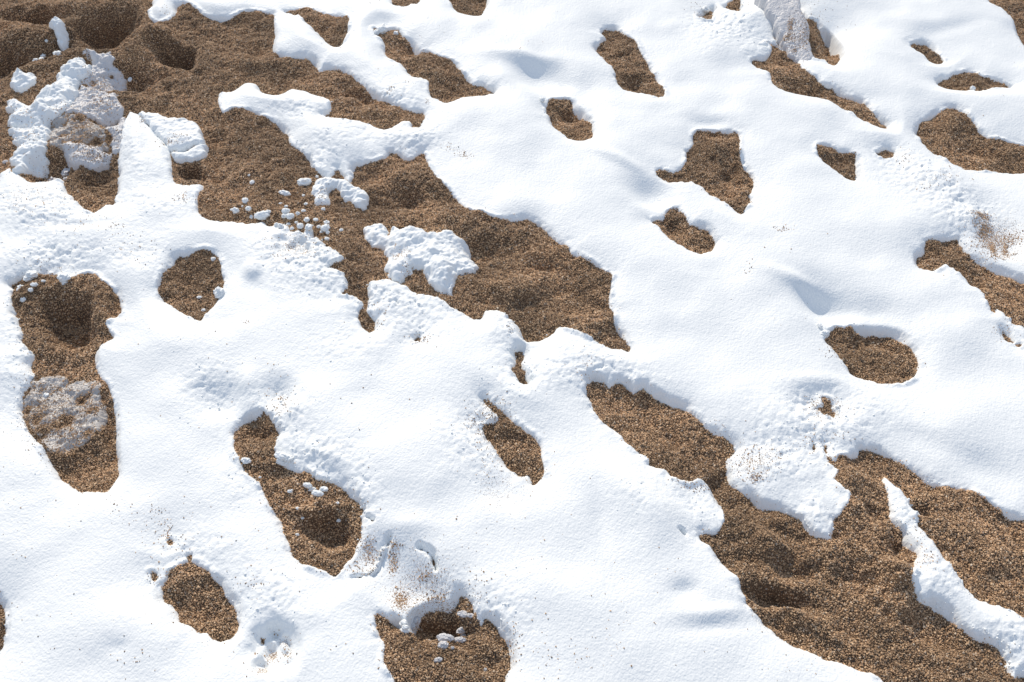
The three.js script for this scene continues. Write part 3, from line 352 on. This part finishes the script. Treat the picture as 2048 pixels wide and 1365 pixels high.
patch('dirty_snow_slab', 'narrow speckled snow piece wedged against the smooth snow strip', 'snow slab', pix('z4', [1000, 730, 1100, 680, 1150, 620, 1200, 620, 1210, 680, 1200, 830, 1180, 930, 1120, 1000, 1070, 960, 1090, 850, 1060, 790]), { h: 0.007, crumb: 0.5, rough: 0.005, ragged: 0.008, patchy: 0.012, mat: iceMat, rim: 0.6, flat: 0.2 });
patch('dirty_snow_slab', 'thin greyish slush piece touching the top of the snow ridge', 'snow slab', pix('z2', [1165, 820, 1230, 800, 1350, 830, 1440, 820, 1540, 820, 1580, 870, 1560, 920, 1650, 980, 1670, 1050, 1600, 1120, 1480, 1200, 1350, 1230, 1240, 1190, 1180, 1150, 1215, 1080, 1250, 990, 1215, 880]), { h: 0.005, crumb: 0.7, rough: 0.006, ragged: 0.012, patchy: 0.016, mat: iceMat, rim: 0.5 });
patch('snow_slab', 'flat broken snow slab leaning on the smooth snow strip', 'snow slab', pix('a', [810, 680, 860, 662, 910, 668, 1000, 700, 1120, 710, 1170, 750, 1190, 800, 1200, 838, 1140, 852, 1080, 876, 1000, 880, 950, 830, 890, 760]), { h: 0.013, crumb: 0.3, rough: 0.004, ragged: 0.006, rim: 0.7, flat: 0.5, lift: 0.003 });
patch('snow_slab', 'thin strip of snow split from the flat slab by a crack', 'snow slab', pix('a', [1000, 890, 1085, 886, 1142, 862, 1205, 848, 1210, 870, 1200, 905, 1130, 933, 1050, 935, 1010, 915]), { h: 0.012, crumb: 0.3, rough: 0.003, rim: 0.7, flat: 0.5, lift: 0.002 });
patch('icy_snow_crust', 'round grey crust of packed icy snow in the heel of a boot print', 'snow crust', pix('d', [150, 1010, 200, 930, 235, 885, 330, 868, 420, 900, 520, 910, 590, 940, 610, 1000, 615, 1090, 600, 1160, 560, 1200, 500, 1240, 420, 1300, 350, 1340, 290, 1345, 240, 1270, 170, 1180, 140, 1100]), { h: 0.0036, crumb: 0.12, rough: 0.006, ragged: 0.012, patchy: 0.011, mat: grimyMat, rim: 0.6, flat: 0.1, bumps: [[100, 780, 20, -0.003], [150, 880, 20, 0.002]] });
patch('boot_packed_slab', 'grey slab of boot packed snow with sand pressed into its face', 'snow slab', pix('c', [470, 20, 540, -40, 640, -15, 700, 40, 745, 110, 790, 200, 812, 290, 815, 340, 770, 345, 715, 330, 640, 270, 600, 200, 540, 120]), { h: 0.020, crumb: 0.04, rough: 0.004, ragged: 0.007, mat: iceMat, rim: 0.9, flat: 0.95, lift: 0.028, tx: 0.06, tz: -0.24 });
console.log('patches');

// ---------------------------------------------------------------- loose crumbs of snow
const crumbShapes = [0, 1, 2, 3, 4].map((s) => {
  let g = mergeVertices(new THREE.IcosahedronGeometry(1, 7).deleteAttribute('normal').deleteAttribute('uv'), 1e-4); const p = g.attributes.position, u = [];
  for (let k = 0; k < p.count; k++) { const x = p.getX(k), y = p.getY(k), z = p.getZ(k); const r = 1 + 0.5 * fbm(x * 1.3 + 9 * s + y, z * 1.3 + 5 * y, 3, 200 + s) + 0.40 * (lump(x * 2.2 + s + 0.7 * y, z * 2.2 + 1.3 * y, 210 + s) - 0.5) + 0.20 * fbm(x * 5 + y * 3, z * 5 - y * 4, 2, 230 + s); p.setXYZ(k, x * r, y * r, z * r); u.push(x * 0.02, z * 0.02 + y * 0.01); }
  g.setAttribute('uv', new THREE.Float32BufferAttribute(u, 2)); g.computeVertexNormals(); return g;
});
let crumbN = 0;
function crumbs(tile, label, group, list, mat = snowMat, name = 'snow_crumb') {
  for (const [tx, ty, rx, ry = rx] of list) {
    const [[px, py]] = pix(tile, [tx, ty]), [[qx, qy]] = pix(tile, [tx + rx, ty + ry]), [x, z] = ground(px, py), [ex] = ground(qx, py), rw = Math.max(0.002, (ex - x) * 0.92), [, ez] = ground(px, qy), rz = Math.max(0.002, (ez - z) * 0.62);
    const m = new THREE.Mesh(crumbShapes[crumbN % 5], mat); m.scale.set(rw, Math.min(rw, rz) * (0.75 + 0.3 * rnd()), rz); m.rotation.y = (rnd() - 0.5) * 0.7 + (crumbN % 2) * Math.PI;
    m.position.set(x, Math.max(sandY(x, z), snowY(x, z)) + m.scale.y * 0.55, z); crumbN++;
    put(m, numbered(name), { label, category: 'snow crumb', group });
  }
}
crumbs('z1', 'small snow crumb on the bare sand around the curved snow clump', 'crumbs around the curved snow clump', [[1020, 250, 85, 50], [740, 385, 75, 38], [300, 235, 28, 34], [258, 148, 16, 18], [1010, 455, 20, 16], [1040, 570, 25, 20], [1280, 650, 26, 24], [1530, 970, 25, 24], [690, 520, 26, 14], [1180, 140, 22, 18]]);
crumbs('z1', 'small snow crumb scattered beside the paw marks at the snow edge', 'crumbs beside the paw marks', [[215, 520, 38, 42], [75, 635, 45, 40], [260, 635, 36, 32], [285, 700, 24, 30], [20, 610, 20, 18], [170, 580, 14, 14], [440, 715, 90, 52], [520, 680, 40, 26], [770, 670, 50, 38], [745, 720, 40, 30], [830, 735, 50, 40], [930, 690, 30, 25], [1010, 655, 30, 22], [1050, 780, 36, 36], [1180, 790, 36, 22], [1325, 830, 40, 28], [1310, 905, 56, 50], [1340, 960, 26, 26], [1330, 1030, 36, 24], [1080, 915, 46, 50], [965, 870, 40, 42], [700, 885, 34, 36], [850, 885, 26, 26], [790, 800, 30, 24], [905, 790, 24, 18], [1130, 840, 18, 14], [1215, 870, 28, 22], [640, 850, 30, 26], [1250, 930, 22, 18], [770, 600, 26, 16]]);
crumbs('z2', 'tiny snow crumb on the lumpy sand above the snow ridge', 'crumbs above the snow ridge', [[780, 755, 46, 36], [805, 725, 26, 20], [380, 835, 34, 28], [490, 850, 36, 22], [550, 785, 30, 30], [555, 695, 30, 24], [1730, 965, 26, 36], [645, 600, 20, 16], [400, 785, 14, 20]]);
crumbs('d', 'small snow crumb inside the wide boot print', 'crumbs in the wide boot print', [[190, 312, 34, 26], [165, 330, 22, 18], [390, 352, 32, 26], [405, 335, 14, 10], [140, 455, 16, 16], [215, 385, 20, 12], [130, 385, 20, 14], [195, 415, 14, 12], [115, 400, 10, 12], [265, 355, 12, 8], [260, 985, 18, 16]]);
crumbs('d', 'small snow crumb at the rim of the rounded sand hole', 'crumbs in the rounded sand hole', [[1245, 192, 13, 12], [1283, 400, 30, 34], [1160, 400, 16, 9], [1182, 480, 12, 10]]);
crumbs('g', 'small snow crumb inside the long slanting boot print', 'crumbs in the long boot print', [[1655, 68, 40, 26], [1690, 78, 26, 24], [1800, 212, 26, 18], [1825, 228, 22, 16], [1860, 265, 32, 22], [1895, 240, 24, 18], [1700, 250, 16, 12], [1440, 76, 26, 22], [1745, 355, 12, 10], [1975, 385, 14, 12], [1765, 388, 10, 8], [1975, 320, 10, 9], [1735, 490, 12, 10], [1520, 165, 8, 8]]);
crumbs('z7', 'grey icy snow bit in the round sandy heel print', 'icy bits in the round heel print', [[480, 740, 44, 60], [455, 800, 30, 40], [765, 960, 70, 52], [745, 1045, 42, 48], [720, 800, 34, 24], [905, 830, 46, 40], [930, 730, 60, 36], [985, 760, 34, 26], [890, 960, 50, 34], [700, 1185, 34, 30], [600, 880, 28, 14], [1120, 1245, 14, 20], [830, 1075, 16, 16], [660, 890, 24, 10], [920, 870, 24, 20]], iceMat, 'icy_snow_bit');
crumbs('z7', 'white snow flake standing at the lip of the round heel print', 'white flake at the heel print', [[385, 830, 32, 40], [405, 880, 30, 26]], snowMat, 'snow_flake');
crumbs('z4', 'grey slush bit in the dark hollow under the snow ridge', 'slush bits under the snow ridge', [[450, 1150, 36, 36], [520, 1190, 44, 34], [600, 1170, 40, 44], [400, 1240, 24, 20], [590, 1080, 40, 44], [620, 1220, 22, 18], [340, 1180, 22, 16], [40, 1065, 26, 18]], iceMat, 'slush_bit');
crumbs('f', 'small snow crumb at the end of the oval sand hole', 'crumbs at the oval sand hole', [[880, 640, 22, 18], [850, 600, 14, 20], [905, 620, 10, 10]]);
crumbs('b', 'small snow crumb at the head of the narrow sand streak', 'crumbs at the narrow sand streak', [[265, 200, 24, 18], [270, 170, 8, 22], [235, 212, 16, 14], [345, 205, 14, 10], [1200, 595, 14, 14]]);
crumbs('c', 'tiny snow crumb on the small slanting sand hole', 'crumb on the small sand hole', [[1748, 522, 14, 10], [188, 52, 18, 16]]);

// ---------------------------------------------------------------- sand grains and snow grains, real but far too many to count
const topAll = (x, z) => { let y = snowY(x, z), s = snowT(x, z) > 0.0005 ? 1 : 0; for (const c of covers) if (x > c.x0 && x < c.x1 && z > c.z0 && z < c.z1) { const [ty, d] = c.top(x, z); if (d > 0 && ty > y) { y = ty; s = 2; } } return [y, s]; };
function pebble(s) { const g = mergeVertices(new THREE.IcosahedronGeometry(1, 1).deleteAttribute('normal').deleteAttribute('uv'), 1e-4), p = g.attributes.position; for (let k = 0; k < p.count; k++) { const r = 0.82 + 0.36 * hash(k, s, 3); p.setXYZ(k, p.getX(k) * r, p.getY(k) * r * 0.85, p.getZ(k) * r); } const f = g.toNonIndexed(); f.computeVertexNormals(); return f; }
const GRAIN = [[0.599, 0.396, 0.227], [0.513, 0.332, 0.187], [0.449, 0.286, 0.163], [0.684, 0.482, 0.295], [0.32, 0.201, 0.113], [0.232, 0.153, 0.095], [0.09, 0.068, 0.05], [0.415, 0.257, 0.131], [0.77, 0.623, 0.453], [0.449, 0.361, 0.275]];
const GW = [0.2, 0.38, 0.54, 0.66, 0.78, 0.86, 0.905, 0.945, 0.965, 1];
function grainField(name, label, list, mat, colour) {                      // list of [x, y, z, r]
  const m = new THREE.InstancedMesh(name === 'snow_grains' ? crumbLow : pebble(4), mat, list.length), M = new THREE.Matrix4(), q = new THREE.Quaternion(), e = new THREE.Euler(), c = new THREE.Color();
  list.forEach(([x, y, z, r], k) => { e.set(rnd() * 6.3, rnd() * 6.3, rnd() * 6.3); q.setFromEuler(e); M.compose(new THREE.Vector3(x, y, z), q, new THREE.Vector3(r * (0.75 + 0.5 * rnd()), r * (0.75 + 0.5 * rnd()), r * (0.75 + 0.5 * rnd()))); m.setMatrixAt(k, M); if (colour) { colour(c, x, z); m.setColorAt(k, c); } });
  put(m, name, { kind: 'stuff', label, category: 'grains' });
}
const crumbLow = (() => { const g = mergeVertices(new THREE.IcosahedronGeometry(1, 2).deleteAttribute('normal').deleteAttribute('uv'), 1e-4), p = g.attributes.position; for (let k = 0; k < p.count; k++) { const r = 0.75 + 0.5 * hash(k, 8, 3); p.setXYZ(k, p.getX(k) * r, p.getY(k) * r, p.getZ(k) * r); } g.computeVertexNormals(); return g; })();
const grainMat = new THREE.MeshStandardMaterial({ color: 0xffffff, roughness: 0.75 });
function grainColour(c, x, z) { const t = rnd() , k = GW.findIndex((v) => t <= v), g = GRAIN[k], v = 0.78 + 0.44 * rnd(), wet = 1 + 0.5 * fbm(x * 8 + z * 3, z * 9 - x * 3, 4, 301); c.setRGB(g[0] * v * wet, g[1] * v * wet, g[2] * v * wet); }
{
  const bed = [], SPC = 0.0021;
  for (let z = -0.50; z > -2.92; z -= SPC) { const w = halfW(z) + 0.12; for (let x = -w; x < w; x += SPC) {
    if (edge(x, z) > 0.008 || (near(x, z) && outside(x, z) < 0.05 && bil(meltD, x, z) > 0.008)) continue;
    const gx = x + (rnd() - 0.5) * SPC * 1.3, gz = z + (rnd() - 0.5) * SPC * 1.3; const clod = fbm(gx * 60, gz * 60, 2, 305);
    if (snowT(gx, gz) > 0.0025) continue;
    const q = rnd(), r = 0.00078 + 0.0012 * q * q * q + 0.0002 * clod; bed.push([gx, sandY(gx, gz) + (rnd() - 0.35) * 0.0012, gz, r]);
    if (rnd() < 0.04 + 0.10 * Math.max(0, clod)) bed.push([gx + 0.001, sandY(gx, gz) + 0.0014 + rnd() * 0.001, gz + 0.001, 0.0008 + 0.0006 * rnd()]);
  } }
  grainField('sand_grains', 'coarse tan and brown sand grains covering the bare ground', bed, grainMat, grainColour);
  console.log('bed grains', bed.length);
  const loose = [], add = (px, py, r0) => { const [x, z] = ground(px, py, 0.015); const [y, s] = topAll(x, z); if (!s) return; const r = r0 || 0.0005 + 0.0010 * rnd() * rnd(); loose.push([x, y + r * 0.35, z, r]); };
  for (let k = 0; k < 2600; k++) { const px = rnd() * 2300 - 130, py = rnd() * 1500 - 70; if (fbm(px / 260, py / 260, 2, 310) + 0.25 * (px < 1100 ? 1 : -0.6) > rnd() * 0.7 - 0.1) add(px, py); }
  const gauss = () => Math.sqrt(-2 * Math.log(1 - rnd())) * Math.cos(6.2832 * rnd());
  for (const [px, py, rx, ry, n, r] of [                                   // sand spilled on the snow: photo pixel, spread, count
    [205, 200, 28, 15, 480], [160, 250, 22, 12, 800], [172, 275, 28, 11, 1300], [185, 305, 26, 9, 500], [195, 160, 20, 13, 420], [230, 265, 8, 16, 90], [90, 320, 24, 12, 200], [120, 250, 24, 30, 260], [60, 250, 24, 40, 160], [110, 300, 14, 20, 80], [140, 230, 20, 14, 150],
    [120, 830, 46, 44, 900], [120, 830, 46, 44, 1500, 0.0005], [180, 240, 36, 34, 1100, 0.0005], [190, 165, 26, 16, 400, 0.0005], [845, 1165, 50, 44, 900, 0.00045], [800, 1190, 14, 18, 300, 0.0005], [890, 1205, 34, 10, 420, 0.0006], [735, 1095, 14, 20, 260, 0.00045], [1595, 55, 28, 36, 700, 0.00045], [1995, 470, 36, 24, 1500, 0.00048], [1975, 455, 16, 16, 500, 0.0005], [540, 1301, 8, 11, 200, 0.00045], [521, 1338, 9, 10, 160, 0.00045], [566, 1275, 10, 6, 60, 0.00045], [575, 1300, 5, 12, 60, 0.00045], [985, 850, 34, 40, 420, 0.00045], [1000, 980, 30, 30, 200, 0.00045], [590, 490, 36, 24, 300, 0.00045], [1655, 815, 26, 18, 260, 0.0005], [1510, 930, 34, 22, 300, 0.0005], [60, 390, 60, 30, 300, 0.00045], [60, 800, 14, 40, 200, 0.00045], [75, 810, 14, 20, 420], [150, 870, 26, 20, 360], [110, 850, 30, 10, 200], [170, 800, 18, 16, 240], [110, 770, 34, 10, 200], [120, 905, 24, 8, 120],
    [735, 1095, 12, 18, 160], [785, 1110, 7, 20, 170], [850, 1140, 18, 12, 110], [800, 1190, 11, 16, 220], [870, 1180, 16, 8, 110], [830, 1165, 40, 40, 120], [900, 1215, 14, 10, 100], [710, 1130, 18, 10, 70], [790, 1085, 12, 6, 50], [950, 1170, 20, 30, 40],
    [1578, 66, 5, 7, 160], [1570, 84, 12, 5, 260], [1610, 85, 12, 14, 320], [1590, 90, 20, 14, 200], [1540, 10, 30, 8, 140], [1610, 60, 16, 20, 220], [1590, 102, 6, 4, 60], [1580, 72, 5, 9, 90], [1400, 18, 20, 14, 50], [1640, 40, 20, 16, 40],
    [1965, 430, 15, 5, 380], [1991, 490, 5, 12, 320], [1972, 455, 13, 14, 520], [2016, 488, 5, 12, 220], [2030, 470, 22, 10, 300], [1990, 470, 34, 22, 380], [1975, 490, 20, 3, 60], [2000, 510, 30, 8, 120], [1950, 448, 5, 6, 40], [2030, 500, 16, 4, 60], [1880, 360, 30, 16, 60], [1845, 375, 16, 8, 25], [1810, 315, 14, 12, 60],
    [1500, 925, 30, 16, 130], [1510, 955, 12, 6, 90], [1530, 905, 50, 14, 110], [1655, 815, 26, 16, 110], [1630, 800, 16, 10, 40], [1640, 880, 40, 16, 60], [1420, 860, 40, 14, 60], [1850, 1120, 20, 14, 70], [1840, 1060, 12, 30, 40], [1390, 970, 30, 8, 70],
    [985, 820, 26, 20, 140], [960, 840, 30, 20, 110], [990, 900, 24, 40, 110], [1060, 930, 18, 30, 60], [840, 675, 16, 9, 70], [760, 620, 20, 20, 40], [1170, 735, 16, 16, 50], [1020, 655, 8, 10, 30], [745, 640, 16, 14, 40],
    [590, 490, 40, 26, 160], [585, 490, 10, 6, 60], [60, 400, 60, 30, 160], [160, 450, 60, 20, 90], [230, 460, 14, 6, 40], [260, 500, 50, 26, 70], [365, 395, 12, 8, 45], [360, 390, 26, 12, 30], [90, 540, 40, 16, 80], [60, 760, 18, 60, 60], [45, 260, 24, 40, 80], [20, 230, 12, 30, 40],
    [555, 800, 26, 20, 60], [560, 790, 5, 6, 30], [560, 820, 20, 16, 40], [330, 1060, 12, 20, 50], [300, 1040, 60, 30, 50], [310, 1020, 10, 10, 14], [350, 1080, 40, 30, 30], [500, 1170, 26, 20, 30], [310, 1150, 10, 10, 20], [230, 1010, 12, 14, 14], [495, 648, 6, 3, 16], [540, 735, 10, 10, 8],
    [538, 1303, 8, 10, 20], [565, 1292, 14, 20, 40], [1030, 1280, 10, 30, 40], [1150, 1310, 60, 26, 40], [1230, 1240, 40, 30, 14], [280, 1320, 20, 20, 10],
    [1565, 462, 12, 5, 40], [1500, 540, 10, 8, 14], [1660, 700, 14, 14, 30], [930, 310, 14, 8, 60], [900, 295, 16, 6, 30], [780, 185, 8, 4, 30], [855, 205, 5, 4, 20], [820, 168, 6, 4, 12], [355, 275, 20, 4, 60], [285, 240, 6, 10, 40], [345, 285, 24, 3, 60], [800, 510, 16, 10, 90], [815, 540, 10, 8, 60], [955, 545, 10, 8, 50], [650, 385, 14, 12, 60], [645, 395, 6, 6, 30], [335, 30, 12, 10, 30],
    [1660, 25, 40, 30, 30], [1900, 240, 60, 60, 14], [2030, 640, 14, 14, 40], [2000, 660, 16, 16, 30],
  ]) for (let k = 0; k < n; k++) add(px + gauss() * rx * 0.75, py + gauss() * ry * 0.75, r);
  // a rim of grains strewn over the first centimetres of snow round the bare patches
  for (let k = 0; k < 60000; k++) { const px = rnd() * 2300 - 130, py = rnd() * 1500 - 70, [x, z] = ground(px, py, 0.006), d = edge(x, z); if (d > 0.0005 && d < 0.03 && rnd() < 0.7 * Math.exp(-d / 0.0035) * (0.5 + 0.7 * crumb(x, z)) + 0.03 * Math.exp(-d / 0.012)) { const [y, s] = topAll(x, z); if (s) loose.push([x, y + 0.0003, z, 0.0006 + 0.001 * rnd() * rnd()]); } }
  grainField('scattered_sand_grains', 'dark and tan sand grains strewn over the snow', loose, grainMat, grainColour);
  console.log('loose grains', loose.length);
  const flakes = [];
  for (let k = 0; k < 260000; k++) { const px = rnd() * 2300 - 130, py = rnd() * 1500 - 70, [x, z] = ground(px, py, 0.01), d = edge(x, z), c = crumb(x, z); if (d < -0.012) continue;
    const p = d < 0.012 ? 0.03 + 0.6 * c * Math.exp(-Math.abs(d) / 0.006) : 0.05 * c; if (rnd() > p) continue;
    const r = 0.0009 + 0.0022 * rnd() * rnd() * (0.5 + c); if (d < 0 && rnd() > 0.3 * c) continue; const [y] = topAll(x, z); flakes.push([x, Math.max(y, sandY(x, z)) - r * 0.25, z, r]); }
  grainField('snow_grains', 'granular snow crystals on the broken snow', flakes, snowMat, null);
  console.log('flakes', flakes.length);
}
renderer.render(scene, camera);
